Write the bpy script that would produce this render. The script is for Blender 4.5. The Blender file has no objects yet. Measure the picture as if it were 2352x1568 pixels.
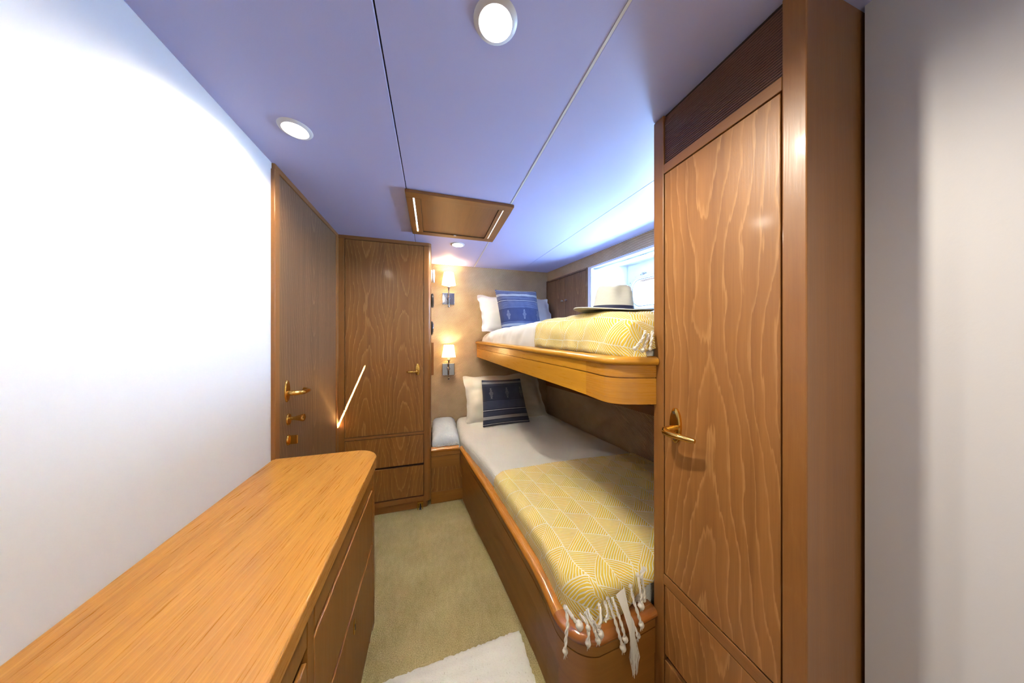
import bpy, bmesh, math, random
from mathutils import Vector, Matrix, noise
random.seed(7)
S = bpy.context.scene
PI = math.pi
# ------------------------------------------------------------------ camera
YAW = math.atan(183/612)
EZ = 1.277
cam = bpy.data.cameras.new('camera'); co = bpy.data.objects.new('camera', cam)
S.collection.objects.link(co); S.camera = co
co.location = (0, 0, EZ); co.rotation_euler = (PI/2, 0, -YAW)
cam.sensor_width = 36; cam.lens = 36*612/2352; cam.shift_y = -6/2352
cam.clip_start = 0.02
# ------------------------------------------------------------------ world, sun, exposure
S.view_settings.view_transform = 'Standard'; S.view_settings.look = 'None'
S.view_settings.gamma = 1; S.view_settings.use_curve_mapping = False
S.view_settings.exposure = 0.82
w = bpy.data.worlds.new('sky'); S.world = w; w.use_nodes = True
bg = w.node_tree.nodes['Background']; bg.inputs[0].default_value = (0.62, 0.80, 1.0, 1); bg.inputs[1].default_value = 6.0
sun = bpy.data.lights.new('sun', 'SUN'); sun.energy = 1800; sun.angle = math.radians(0.45); sun.color = (.92, .96, 1)
so = bpy.data.objects.new('sun', sun); S.collection.objects.link(so)
so.rotation_euler = Vector((-.397, .268, -.98)).to_track_quat('-Z', 'Y').to_euler()
def area(name, loc, direction, sx, sy, e, col, spread=180):
    l = bpy.data.lights.new(name, 'AREA'); l.shape = 'RECTANGLE'; l.size = sx; l.size_y = sy; l.energy = e; l.color = col
    l.spread = math.radians(spread)
    o = bpy.data.objects.new(name, l); S.collection.objects.link(o); o.location = loc
    o.rotation_euler = Vector(direction).to_track_quat('-Z', 'Z').to_euler(); return o
# daylight arriving at the port
area('port_daylight', (1.80, 1.50, 1.66), (-1, -.1, .25), .7, .42, 78, (.38, .62, 1.0))
# ------------------------------------------------------------------ node helper
class NT:
    def __init__(s, mat):
        mat.use_nodes = True; s.t = mat.node_tree; s.t.nodes.clear()
        s.out = s.n('ShaderNodeOutputMaterial')
    def n(s, k): return s.t.nodes.new(k)
    def link(s, a, b):
        if isinstance(a, V): a = a.s
        if hasattr(a, 'is_output') or hasattr(a, 'links'): s.t.links.new(a, b)
        else: b.default_value = a
    def m(s, op, *a):
        nd = s.n('ShaderNodeMath'); nd.operation = op
        for i, x in enumerate(a): s.link(x, nd.inputs[i])
        return V(s, nd.outputs[0])
    def uv(s):
        t = s.n('ShaderNodeTexCoord'); sp = s.n('ShaderNodeSeparateXYZ'); s.t.links.new(t.outputs['UV'], sp.inputs[0])
        return V(s, sp.outputs[0]), V(s, sp.outputs[1])
    def obj(s):
        t = s.n('ShaderNodeTexCoord'); sp = s.n('ShaderNodeSeparateXYZ'); s.t.links.new(t.outputs['Object'], sp.inputs[0])
        return V(s, sp.outputs[0]), V(s, sp.outputs[1]), V(s, sp.outputs[2])
    def vec(s, x, y, z=0.0):
        c = s.n('ShaderNodeCombineXYZ')
        for i, q in enumerate((x, y, z)): s.link(q, c.inputs[i])
        return c.outputs[0]
    def noise(s, vec, scale=1.0, detail=3.0, rough=.5):
        nd = s.n('ShaderNodeTexNoise'); s.t.links.new(vec, nd.inputs['Vector'])
        nd.inputs['Scale'].default_value = scale; nd.inputs['Detail'].default_value = detail; nd.inputs['Roughness'].default_value = rough
        return V(s, nd.outputs[0])
    def mix(s, f, a, b):
        nd = s.n('ShaderNodeMix'); nd.data_type = 'RGBA'
        s.link(f, nd.inputs[0])
        for q, i in ((a, 6), (b, 7)):
            if isinstance(q, tuple): nd.inputs[i].default_value = (*q, 1) if len(q) == 3 else q
            else: s.t.links.new(q, nd.inputs[i])
        return nd.outputs[2]
    def bump(s, h, dist=.001, strength=1.0):
        b = s.n('ShaderNodeBump'); b.inputs['Distance'].default_value = dist; b.inputs['Strength'].default_value = strength
        s.link(h, b.inputs['Height']); return b.outputs[0]
    def bsdf(s, col, rough=.5, metal=0.0, coat=0.0, normal=None, sheen=0.0, spec=.5, emit=None, es=0.0, coat_rough=.08):
        b = s.n('ShaderNodeBsdfPrincipled')
        if isinstance(col, tuple): b.inputs['Base Color'].default_value = (*col[:3], 1)
        else: s.t.links.new(col, b.inputs['Base Color'])
        s.link(rough, b.inputs['Roughness']); b.inputs['Metallic'].default_value = metal
        b.inputs['Coat Weight'].default_value = coat; b.inputs['Coat Roughness'].default_value = coat_rough
        b.inputs['Sheen Weight'].default_value = sheen; b.inputs['Specular IOR Level'].default_value = spec
        if normal is not None: s.t.links.new(normal, b.inputs['Normal'])
        if emit: b.inputs['Emission Color'].default_value = (*emit, 1); b.inputs['Emission Strength'].default_value = es
        s.t.links.new(b.outputs[0], s.out.inputs[0]); return b
class V:
    def __init__(s, t, o): s.t = t; s.s = o
    def __add__(s, o): return s.t.m('ADD', s, o)
    def __sub__(s, o): return s.t.m('SUBTRACT', s, o)
    def __rsub__(s, o): return s.t.m('SUBTRACT', o, s)
    def __mul__(s, o): return s.t.m('MULTIPLY', s, o)
    def __truediv__(s, o): return s.t.m('DIVIDE', s, o)
    def __lt__(s, o): return s.t.m('LESS_THAN', s, o)
    def __gt__(s, o): return s.t.m('GREATER_THAN', s, o)
    __radd__ = __add__; __rmul__ = __mul__
    def fr(s): return s.t.m('FRACT', s)
    def ab(s): return s.t.m('ABSOLUTE', s)
    def sq(s): return s.t.m('SQRT', s)
    def sin(s): return s.t.m('SINE', s)
    def mx(s, o): return s.t.m('MAXIMUM', s, o)
    def mn(s, o): return s.t.m('MINIMUM', s, o)
    def fl(s): return s.t.m('FLOOR', s)
    def pw(s, o): return s.t.m('POWER', s, o)
    def sm(s, a, b):
        nd = s.t.n('ShaderNodeMapRange'); nd.interpolation_type = 'SMOOTHSTEP'; s.t.link(s, nd.inputs[0])
        nd.inputs[1].default_value = a; nd.inputs[2].default_value = b; return V(s.t, nd.outputs[0])
def new(name): return bpy.data.materials.new(name)
def wood(name, dark, light, line, rough=.38, coat=.15, book=False, fig=1.0, pore=.5, coat_rough=.12, dens=60.0):
    mt = new(name); t = NT(mt); u, v = t.uv()
    low = t.noise(t.vec(u*1.5, v*.8), 2.0, 2)
    low2 = t.noise(t.vec(u*3.0, v*1.5, 4.0), 2.0, 2)
    uu = ((u.ab() - .125) if book else u) + (low - .5)*.10
    su = (uu*uu + .0016).sq(); sv = (v*v + .03).sq()
    jag = t.noise(t.vec(u*150, v*7), 1.0, 3, .6)
    ph = (su*dens - sv*(dens*.115) + (low2 - .5)*2.2 + (jag - .5)*.55).fr()
    brk = t.noise(t.vec(u*9, v*2, 7.0), 1.0, 2).sm(.30, .60)
    edge = ph.sm(.76, .95) * (1.0 - ph.sm(.950, .99))*(brk*.6 + .4)
    grad = (1.0 - ph).pw(2.0)
    fine = t.noise(t.vec(u*260, v*7, 2.0), 1.0, 5, .65)
    mid = t.noise(t.vec(u*30, v*.9, 9.0), 1.0, 4, .6)
    f = (mid - .5)*1.0 + (fine - .5)*pore*.9 + .54 - grad*.16*fig
    c = t.mix(f.mx(0.0).mn(1.0), dark, light)
    c = t.mix(edge*(.42*fig), c, line)
    nb = t.bump(fine, .0004, .5)
    t.bsdf(c, (fine - .5)*.25 + rough, coat=coat, normal=nb, coat_rough=coat_rough)
    return mt
M = {}
M['teak'] = wood('teak_veneer', (.19, .076, .018), (.43, .190, .048), (.62, .34, .12), .42, .10, dens=42)
M['teak_book'] = wood('teak_veneer_bookmatched', (.160, .062, .012), (.38, .162, .034), (.56, .29, .09), .42, .10, book=True, dens=44)
M['teak_lit_grey'] = wood('teak_veneer_lit_grey', (.105, .053, .023), (.235, .130, .062), (.38, .25, .13), .45, .06, dens=50)  # same teak; the greyer, dimmer light on it is put into the colour
M['teak_solid'] = wood('teak_solid', (.170, .066, .014), (.35, .150, .036), (.40, .21, .07), .38, .15, fig=.15, pore=.5)
M['teak_oil'] = wood('varnished_teak_trim', (.36, .125, .016), (.60, .250, .036), (.55, .26, .05), .26, .65, fig=.12, pore=.22, coat_rough=.10)
M['fascia'] = wood('varnished_golden_teak', (.50, .225, .016), (.76, .370, .028), (.36, .15, .02), .30, .55, fig=.18, pore=.16, coat_rough=.14, dens=60)
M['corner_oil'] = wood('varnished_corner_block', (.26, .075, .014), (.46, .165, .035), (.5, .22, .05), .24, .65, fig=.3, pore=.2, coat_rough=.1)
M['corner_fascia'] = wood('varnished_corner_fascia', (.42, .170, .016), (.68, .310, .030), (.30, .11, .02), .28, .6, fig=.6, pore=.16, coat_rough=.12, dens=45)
M['bunkwood'] = wood('bunk_side_teak', (.210, .082, .012), (.38, .158, .027), (.42, .2, .06), .34, .30, fig=.15, pore=.25)
M['top'] = wood('worn_teak_top', (.38, .150, .020), (.70, .325, .062), (.80, .52, .24), .30, .30, fig=.35, pore=1.1, coat_rough=.2)
def plain(name, col, rough=.5, metal=0, coat=0, spec=.5, bump=None, emit=None, es=0, sheen=0):
    mt = new(name); t = NT(mt); nb = None
    if bump:
        x, y, z = t.obj(); nb = t.bump(t.noise(t.vec(x, y, z), bump[0], 4, .6), bump[1], 1)
    t.bsdf(col, rough, metal, coat, nb, sheen, spec, emit, es); return mt
M['gap'] = plain('dark_joint', (.025, .010, .006), .8)
M['grille'] = plain('dark_mahogany_slats', (.13, .055, .035), .30, coat=.3)
M['brass'] = plain('polished_brass', (.85, .55, .14), .16, 1.0)
M['chrome'] = plain('chrome', (.55, .58, .62), .10, 1.0)
M['steel'] = plain('brushed_steel', (.6, .6, .6), .3, 1.0)
M['white'] = plain('white_enamel', (.85, .87, .88), .35)
M['recess'] = plain('white_fibreglass', (.88, .90, .90), .35)
M['black'] = plain('black_plastic', (.012, .012, .014), .35)
M['whitewall'] = plain('white_panelling', (.74, .74, .75), .5, bump=(60, .0003))
M['cotton'] = plain('white_cotton', (.80, .79, .74), .9, sheen=.2, bump=(900, .0006))
M['linen'] = plain('cream_linen', (.84, .80, .67), .9, sheen=.2, bump=(420, .0011))
M['rope'] = plain('undyed_cotton_cord', (.74, .70, .60), .9, bump=(800, .0006))
M['screw'] = plain('screw_steel', (.35, .33, .30), .3, 1.0)
# ceiling vinyl: white, with the bluish cast of the light put into its colour
mt = new('white_vinyl_lilac_light'); t = NT(mt); x, y, z = t.obj()
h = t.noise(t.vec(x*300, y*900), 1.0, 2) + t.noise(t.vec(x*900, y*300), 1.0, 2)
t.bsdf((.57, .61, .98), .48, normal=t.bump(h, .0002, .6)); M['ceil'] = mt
# woven wall covering: diagonal twill rows
mt = new('woven_raffia_wallcovering'); t = NT(mt); u, v = t.uv()
nz = t.noise(t.vec(u, v), 60, 3)
d = v - u*.60 + nz*.002
row = (d*84.0).fr(); st = (row - .5).ab()*2.0
dash = ((u*92.0 + (d*84.0).fl()*.5).fr() - .5).ab()*2.0
h = (1.0 - st)*.75 + (1.0-dash)*.14
big = t.noise(t.vec(u, v), 9, 3)
f = (h.sm(.12, .60)*.85 + (big - .5)*.5).mx(0.0).mn(1.0)
c = t.mix(f, (.31, .215, .108), (.74, .57, .35))
t.bsdf(c, .85, normal=t.bump(h, .0022, .8)); M['weave'] = mt
# carpet
mt = new('beige_cut_pile_carpet'); t = NT(mt); x, y, z = t.obj()
a = t.noise(t.vec(x, y), 230, 3, .75); b = t.noise(t.vec(x, y), 6, 4); k = t.noise(t.vec(x*3, y*1.2), 16, 3)
f = ((a - .5)*2.6 + (b - .5)*.8 + (k - .5)*.5 + .5).mx(0.0).mn(1.0)
t.bsdf(t.mix(f, (.33, .262, .080), (.68, .58, .27)), .95, normal=t.bump(a + k*.6, .006, 1.0), sheen=.1); M['carpet'] = mt
# rug
mt = new('white_woven_rug'); t = NT(mt); x, y, z = t.obj()
a = t.noise(t.vec(x*120, y*420), 1.0, 4, .7); b = ((y*150.0 + a*1.4).sin() + 1.0)*.5
sp = t.noise(t.vec(x*220, y*90, 3.0), 1.0, 2).sm(.66, .74)
t.bsdf(t.mix((sp*.6).mx(.75 - (a*1.6)).mx(0.0).mn(.7), (.90, .90, .80), (.50, .47, .36)), .95, normal=t.bump(a + b*.5, .004, .7)); M['rug'] = mt
# white coverlet with fine ribbing
mt = new('ribbed_white_coverlet'); t = NT(mt); u, v = t.uv()
a = ((u*1100.0).sin() + 1)*.5 if False else t.m('SINE', u*900.0); b = t.m('SINE', v*1300.0)
pf = t.noise(t.vec(u, v), 26, 3)
h = a*.35 + b*.25 + pf*1.8
t.bsdf((.76, .75, .66), .9, normal=t.bump(h, .0012, .9), sheen=.15); M['coverlet'] = mt
# pale blue cushion with white flecks
mt = new('pale_blue_printed_cotton'); t = NT(mt); x, y, z = t.obj()
a = t.noise(t.vec(x*1.0, y*1.0, z), 30, 2).sm(.52, .62); b = t.noise(t.vec(x, y, z), 90, 2).sm(.55, .65)
t.bsdf(t.mix((a*b*.9), (.66, .73, .77), (.86, .87, .85)), .85, normal=t.bump(t.noise(t.vec(x, y, z), 45, 3), .004, .7)); M['blue_cotton'] = mt
# yellow throw: ridge lines along the bed, zigzag tiles of two stripe directions
def throw(name, w, p):
    mt = new(name); t = NT(mt); u, v = t.uv()
    wn = t.noise(t.vec(u, v), 7, 2)
    u = u + (wn - .5)*.012
    q = u/w; col = q.fl(); s_ = q.fr()
    tt = v/p + col*.47
    a = (tt - (1.0 - s_)*.65).fr()
    ver = a < s_
    b = (tt - .65 - s_*.35).fr()
    bb = ver*1.0
    fa = (a*12.0).fr(); fb = (b*15.0).fr()
    st = bb*fa + (1.0 - bb)*fb
    white = ((st - .5).ab()*2.0).sm(.58, .72)
    # borders
    e1 = (s_ < .020) + (s_ > .985)
    e2 = (a < .022) + ((a - s_).ab() < .020)
    bor = (e1 + e2).mn(1.0)
    wv = white.mx(bor*.85)
    th = t.noise(t.vec(u*800, v*800), 1.0, 2)
    c = t.mix(wv, (.82, .57, .055), (.88, .86, .70))
    c = t.mix((th - .5).mx(0.0)*.5, c, (.55, .42, .12))
    t.bsdf(c, .9, normal=t.bump(1.0 - wv*.8 + th*.5, .0012, .9), sheen=.1); return mt
M['throw'] = throw('yellow_geometric_weave', .098, .130)
# navy embroidered cushion cover
def navy(name, flip):
    mt = new(name); t = NT(mt); u, v = t.uv()
    if flip: v = 1.0 - v
    wob = (t.noise(t.vec(u*3, v*3), 1, 2) - .5)*.008
    vv = v + wob
    def band(a, b): return (vv > a)*(vv < b)
    def lines(a, b, n): 
        f = ((vv - a)*(n/(b - a))).fr(); return band(a, b)*((f - .5).ab()*2.0 < .26)
    def dots(c, h=.0055, n=52.0): return ((vv - c).ab() < h)*((u*n).fr() < .62)
    L = lines(.07, .125, 2.0) + lines(.22, .30, 3.0) + lines(.36, .53, 6.0) + lines(.855, .905, 2.0) + lines(.955, 1.0, 2.0) + lines(.0, .028, 1.0)
    D = dots(.042) + dots(.332)
    ch = ((u*44.0 + (vv - .172).ab()*60.0).fr() < .5)*band(.14, .205)
    ch2 = ((u*44.0 + (vv - .93).ab()*60.0).fr() < .5)*band(.905, .953)
    mot = None
    for cx in (.17, .545, .91):
        dx = (u - cx).ab(); dy = (vv - .69).ab()
        l1 = dx*1.15 + dy*.72
        ring = ((l1*62.0).fr() < .42)*(l1 < .062)
        arm = ((dx*1.15 - (dy - .095).ab()*.9).ab() < .006)*(dy < .115)*(dy > .062)
        grid = ((u*130.0).fr() < .6)*((vv*110.0).fr() < .6)
        q = (ring + arm).mn(1.0)*grid
        mot = q if mot is None else mot + q
    white = (D + (ch + ch2)*.8 + mot*.65).mn(1.0)
    th = t.noise(t.vec(u*260, v*260), 1.0, 2)
    c = t.mix((L*.75).mn(1.0), (.005, .010, .034) if not flip else (.016, .028, .10), (.09, .11, .18) if not flip else (.24, .28, .44))  # turned copy is paler: the port's light is put into its colour
    c = t.mix(white, c, (.78, .77, .74))
    t.bsdf(c, .85, normal=t.bump(th + (L + white)*.7, .0012, .8), sheen=.25); return mt
M['navy'] = navy('navy_embroidered_cotton', False); M['navy_flip_lit'] = navy('navy_embroidered_cotton_turned_lit', True)
# straw
mt = new('white_straw'); t = NT(mt); x, y, z = t.obj()
h = t.m('SINE', z*1900.0)*.5 + t.noise(t.vec(x, y, z), 500, 2)
t.bsdf((.72, .72, .62), .75, normal=t.bump(h, .0006, .8)); M['straw'] = mt
# lampshade
mt = new('cream_lampshade'); t = NT(mt)
b = t.n('ShaderNodeBsdfDiffuse'); b.inputs[0].default_value = (.9, .74, .5, 1)
tr = t.n('ShaderNodeBsdfTranslucent'); tr.inputs[0].default_value = (1, .86, .62, 1)
em = t.n('ShaderNodeEmission'); em.inputs[0].default_value = (1, .66, .30, 1); em.inputs[1].default_value = 1.4
mx = t.n('ShaderNodeMixShader'); mx.inputs[0].default_value = .6; t.t.links.new(b.outputs[0], mx.inputs[1]); t.t.links.new(tr.outputs[0], mx.inputs[2])
ad = t.n('ShaderNodeAddShader'); t.t.links.new(mx.outputs[0], ad.inputs[0]); t.t.links.new(em.outputs[0], ad.inputs[1]); t.t.links.new(ad.outputs[0], t.out.inputs[0])
M['shade'] = mt
def emis(name, col, st):
    mt = new(name); t = NT(mt); e = t.n('ShaderNodeEmission'); e.inputs[0].default_value = (*col, 1); e.inputs[1].default_value = st
    t.t.links.new(e.outputs[0], t.out.inputs[0]); return mt
M['lamp'] = emis('lit_lens', (1, .98, .92), 22.0)
M['bulb'] = emis('lit_bulb', (1, .78, .50), 14.0)
M['strip'] = emis('daylit_acrylic', (.90, .95, 1.0), 3.0)
# glass
mt = new('port_glass'); t = NT(mt)
tb = t.n('ShaderNodeBsdfTransparent'); gb = t.n('ShaderNodeBsdfGlossy'); gb.inputs['Roughness'].default_value = .02
mx = t.n('ShaderNodeMixShader'); mx.inputs[0].default_value = .06
t.t.links.new(tb.outputs[0], mx.inputs[1]); t.t.links.new(gb.outputs[0], mx.inputs[2]); t.t.links.new(mx.outputs[0], t.out.inputs[0])
M['glass'] = mt
# ------------------------------------------------------------------ geometry helpers
class G:
    def __init__(s): s.v = []; s.f = []; s.uv = []
    def add(s, verts, faces, uvf=None):
        n = len(s.v); s.v += [tuple(p) for p in verts]
        for k, f in enumerate(faces):
            s.f.append([i + n for i in f]); s.uv.append(uvf(k, f) if uvf else None)
        return s
def rot_uv(verts, grain, c, off):
    g = Vector(grain).normalized()
    def fn(ps):
        n = (ps[1] - ps[0]).cross(ps[2] - ps[1])
        if n.length < 1e-12 and len(ps) > 3: n = (ps[2] - ps[1]).cross(ps[3] - ps[2])
        n = n.normalized() if n.length > 0 else Vector((0, 0, 1))
        a = n.cross(g)
        if a.length < .3:
            a = Vector((1, 0, 0)) if abs(g.x) < .5 else Vector((0, 1, 0))
            a = (a - g*a.dot(g)).normalized(); b = g.cross(a)
            return [((p - c).dot(a) + off[0], (p - c).dot(b) + off[1]) for p in ps]
        a.normalize()
        # consistent sign
        k = max(range(3), key=lambda i: abs(a[i]))
        if a[k] < 0: a = -a
        return [((p - c).dot(a) + off[0], (p - c).dot(g) + off[1]) for p in ps]
    return fn
COLL = S.collection
def build(name, g, m, parent=None, sharp=True, grain=(0, 0, 1), bevel=0, smooth=False, off=None, seg=2, label=None, center=None, fixn=True):
    me = bpy.data.meshes.new(name); me.from_pydata(g.v, [], g.f); me.update()
    if fixn:
        bm = bmesh.new(); bm.from_mesh(me); bmesh.ops.recalc_face_normals(bm, faces=bm.faces); bm.to_mesh(me); bm.free()
    ul = me.uv_layers.new(name='UVMap')
    has = any(u is not None for u in g.uv)
    if has and not fixn:
        k = 0
        for fi, p in enumerate(me.polygons):
            for j, li in enumerate(p.loop_indices): ul.data[li].uv = g.uv[fi][j]
    else:
        vs = [Vector(p) for p in g.v]
        c = Vector(center) if center else Vector([(min(p[i] for p in g.v) + max(p[i] for p in g.v))/2 for i in range(3)])
        o = off if off is not None else (random.uniform(-.01, .01), random.uniform(-3, 3))
        fn = rot_uv(None, grain, c, o)
        for p in me.polygons:
            uvs = fn([vs[i] for i in p.vertices])
            for j, li in enumerate(p.loop_indices): ul.data[li].uv = uvs[j]
    if smooth:
        for p in me.polygons: p.use_smooth = True
        if sharp: me.set_sharp_from_angle(angle=math.radians(38))
    me.materials.append(m)
    o = bpy.data.objects.new(name, me); COLL.objects.link(o)
    if bevel:
        b = o.modifiers.new('bevel', 'BEVEL'); b.width = bevel; b.segments = seg; b.limit_method = 'ANGLE'; b.angle_limit = math.radians(35)
        if smooth is False:
            b.harden_normals = False
    if parent:
        o.parent = parent; o.matrix_parent_inverse = parent.matrix_world.inverted() if False else Matrix.Translation(-parent.location)
    if label: o['label'] = label
    return o
def thing(name, label, cat, loc, group=None, structure=False):
    o = bpy.data.objects.new(name, None); COLL.objects.link(o); o.location = loc; o.empty_display_size = .05
    if structure: o['kind'] = 'structure'
    if label: o['label'] = label
    if cat: o['category'] = cat
    if group: o['group'] = group
    return o
def tag(o, label=None, cat=None, group=None, kind=None):
    if label: o['label'] = label
    if cat: o['category'] = cat
    if group: o['group'] = group
    if kind: o['kind'] = kind
    return o
BF = [(0, 3, 2, 1), (4, 5, 6, 7), (0, 1, 5, 4), (1, 2, 6, 5), (2, 3, 7, 6), (3, 0, 4, 7)]
def box(x0, x1, y0, y1, z0, z1, g=None):
    g = g or G(); g.add([(x0, y0, z0), (x1, y0, z0), (x1, y1, z0), (x0, y1, z0), (x0, y0, z1), (x1, y0, z1), (x1, y1, z1), (x0, y1, z1)], BF); return g
def hx(y): return 1.202 + (2.68 - y)*.1566
def hbox(y0, y1, z0, z1, o0, o1, g=None):
    g = g or G(); g.add([(hx(y0)+o0, y0, z0), (hx(y0)+o1, y0, z0), (hx(y1)+o1, y1, z0), (hx(y1)+o0, y1, z0),
        (hx(y0)+o0, y0, z1), (hx(y0)+o1, y0, z1), (hx(y1)+o1, y1, z1), (hx(y1)+o0, y1, z1)], BF); return g
def prism(poly, z0, z1, g=None):
    g = g or G(); n = len(poly)
    g.add([(x, y, z0) for x, y in poly] + [(x, y, z1) for x, y in poly],
          [tuple(range(n))[::-1], tuple(range(n, 2*n))] + [(i, (i+1) % n, n+(i+1) % n, n+i) for i in range(n)]); return g
def tube(path, r, n=10, g=None, cap=True, flat=1.0):
    g = g or G(); P = [Vector(p) for p in path]; rr = r if isinstance(r, (list, tuple)) else [r]*len(P)
    base = len(g.v); T = []
    for i in range(len(P)):
        a = P[max(i-1, 0)]; b = P[min(i+1, len(P)-1)]; T.append((b-a).normalized())
    up = Vector((0, 0, 1)) if abs(T[0].z) < .9 else Vector((1, 0, 0))
    N = (up - T[0]*up.dot(T[0])).normalized(); vs = []
    for i, p in enumerate(P):
        N = (N - T[i]*N.dot(T[i])).normalized(); B = T[i].cross(N)
        for k in range(n):
            a = 2*PI*k/n; vs.append(p + (N*math.cos(a)*flat + B*math.sin(a))*rr[i])
    fs = [(i*n+k, i*n+(k+1) % n, (i+1)*n+(k+1) % n, (i+1)*n+k) for i in range(len(P)-1) for k in range(n)]
    if cap: fs += [tuple(range(n))[::-1], tuple(range((len(P)-1)*n, len(P)*n))]
    g.add(vs, fs); return g
def lathe(prof, c, axis='z', n=32, g=None, closed=False):
    # prof (r, h) along axis from c
    g = g or G(); ax = {'z': ((1, 0, 0), (0, 1, 0), (0, 0, 1)), 'x': ((0, 1, 0), (0, 0, 1), (1, 0, 0)), 'y': ((0, 0, 1), (1, 0, 0), (0, 1, 0))}[axis]
    A, B, C_ = map(Vector, ax); c = Vector(c); vs = []
    for r, h in prof:
        for k in range(n):
            a = 2*PI*k/n; vs.append(c + A*math.cos(a)*r + B*math.sin(a)*r + C_*h)
    m = len(prof); rng = m if closed else m-1
    fs = [(i*n+k, i*n+(k+1) % n, ((i+1) % m)*n+(k+1) % n, ((i+1) % m)*n+k) for i in range(rng) for k in range(n)]
    if not closed:
        if prof[0][0] > 1e-6: fs.append(tuple(range(n))[::-1])
        if prof[-1][0] > 1e-6: fs.append(tuple(range((m-1)*n, m*n)))
    g.add(vs, fs); return g
def sweep(path, prof, g=None, endn=None):
    """path [(x,y,zref)]; prof [(outward, dz or ('abs', z))] closed; outward = right-hand side of travel"""
    g = g or G(); P = [Vector((p[0], p[1])) for p in path]; n = len(prof); vs = []; uvl = []
    L = 0; Ls = []
    for i, p in enumerate(P):
        if i: L += (p - P[i-1]).length
        Ls.append(L)
        a = (P[i] - P[i-1]).normalized() if i else (P[1] - P[0]).normalized()
        b = (P[i+1] - P[i]).normalized() if i < len(P)-1 else a
        na = Vector((a.y, -a.x)); nb = Vector((b.y, -b.x)); m = (na + nb).normalized(); k = 1/max(.5, m.dot(na))
        if endn and i == 0 and endn[0]: m = Vector(endn[0]); k = 1/m.dot(na); 
        if endn and i == len(P)-1 and endn[1]: m = Vector(endn[1]); k = 1/m.dot(na)
        for o, dz in prof:
            z = dz[1] if isinstance(dz, tuple) else path[i][2] + dz
            q = p + m*k*o; vs.append((q.x, q.y, z))
    pl = [0]
    for j in range(1, n+1):
        a, b = prof[(j-1) % n], prof[j % n]
        za = a[1][1] - path[0][2] if isinstance(a[1], tuple) else a[1]; zb = b[1][1] - path[0][2] if isinstance(b[1], tuple) else b[1]
        pl.append(pl[-1] + math.hypot(b[0]-a[0], zb-za))
    fs = []; us = []
    for i in range(len(P)-1):
        for j in range(n):
            fs.append((i*n+j, i*n+(j+1) % n, (i+1)*n+(j+1) % n, (i+1)*n+j))
            us.append([(pl[j], Ls[i]), (pl[j+1], Ls[i]), (pl[j+1], Ls[i+1]), (pl[j], Ls[i+1])])
    fs.append(tuple(range(n))[::-1]); us.append([(prof[j][0], j*.01) for j in range(n)][::-1])
    fs.append(tuple(range((len(P)-1)*n, len(P)*n))); us.append([(prof[j][0], j*.01) for j in range(n)])
    g.add(vs, fs, lambda k, f: us[k]); return g
def arc(cx, cy, r, a0, a1, n): return [(cx + r*math.cos(math.radians(a0 + (a1-a0)*i/n)), cy + r*math.sin(math.radians(a0 + (a1-a0)*i/n))) for i in range(n+1)]
def struct(o): o['kind'] = 'structure'; return o
# ================================================================== ROOM
CZ = 2.0
struct(build('floor', box(-.75, 1.9, -1.4, 2.8, -.04, 0), M['carpet']))
# ceiling: backing slab with the slot of the hatch, then separate vinyl panels
def slab_hole(x0, x1, y0, y1, z0, z1, hx0, hx1, hy0, hy1):
    g = box(x0, hx0, y0, y1, z0, z1); box(hx1, x1, y0, y1, z0, z1, g); box(hx0, hx1, y0, hy0, z0, z1, g); box(hx0, hx1, hy1, y1, z0, z1, g); return g
ceil = thing('ceiling', 'white panelled cabin ceiling, bluish light put into its colour', None, (0, 1, CZ), structure=True)
SL = (-.104, -.030, 1.690, 1.90)       # daylight slot above the left strip of the hatch
build('ceiling_deck', slab_hole(-.75, 2.6, -1.4, 2.8, CZ+.012, CZ+.03, *SL), M['gap'], ceil)  # extends past the hull as an added overhang, keeping sun off the port
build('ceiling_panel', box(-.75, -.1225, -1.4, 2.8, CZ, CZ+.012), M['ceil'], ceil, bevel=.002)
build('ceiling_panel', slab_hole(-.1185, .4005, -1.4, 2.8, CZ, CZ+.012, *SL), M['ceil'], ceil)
def s3(y): return .901 + (2.564 - y)*.0437
g = G(); g.add([(.4085, -1.4, CZ), (s3(-1.4)-.001, -1.4, CZ), (s3(2.8)-.001, 2.8, CZ), (.4085, 2.8, CZ)] + [(.4085, -1.4, CZ+.012), (s3(-1.4)-.001, -1.4, CZ+.012), (s3(2.8)-.001, 2.8, CZ+.012), (.4085, 2.8, CZ+.012)], BF)
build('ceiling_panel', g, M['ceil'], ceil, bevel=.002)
g = G(); g.add([(s3(-1.4)+.001, -1.4, CZ), (1.9, -1.4, CZ), (1.9, 2.8, CZ), (s3(2.8)+.001, 2.8, CZ)] + [(s3(-1.4)+.001, -1.4, CZ+.012), (1.9, -1.4, CZ+.012), (1.9, 2.8, CZ+.012), (s3(2.8)+.001, 2.8, CZ+.012)], BF)
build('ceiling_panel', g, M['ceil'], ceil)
build('ceiling_bead', box(.4010, .4080, -1.4, 2.8, CZ-.0015, CZ+.006), M['white'], ceil)
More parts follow.
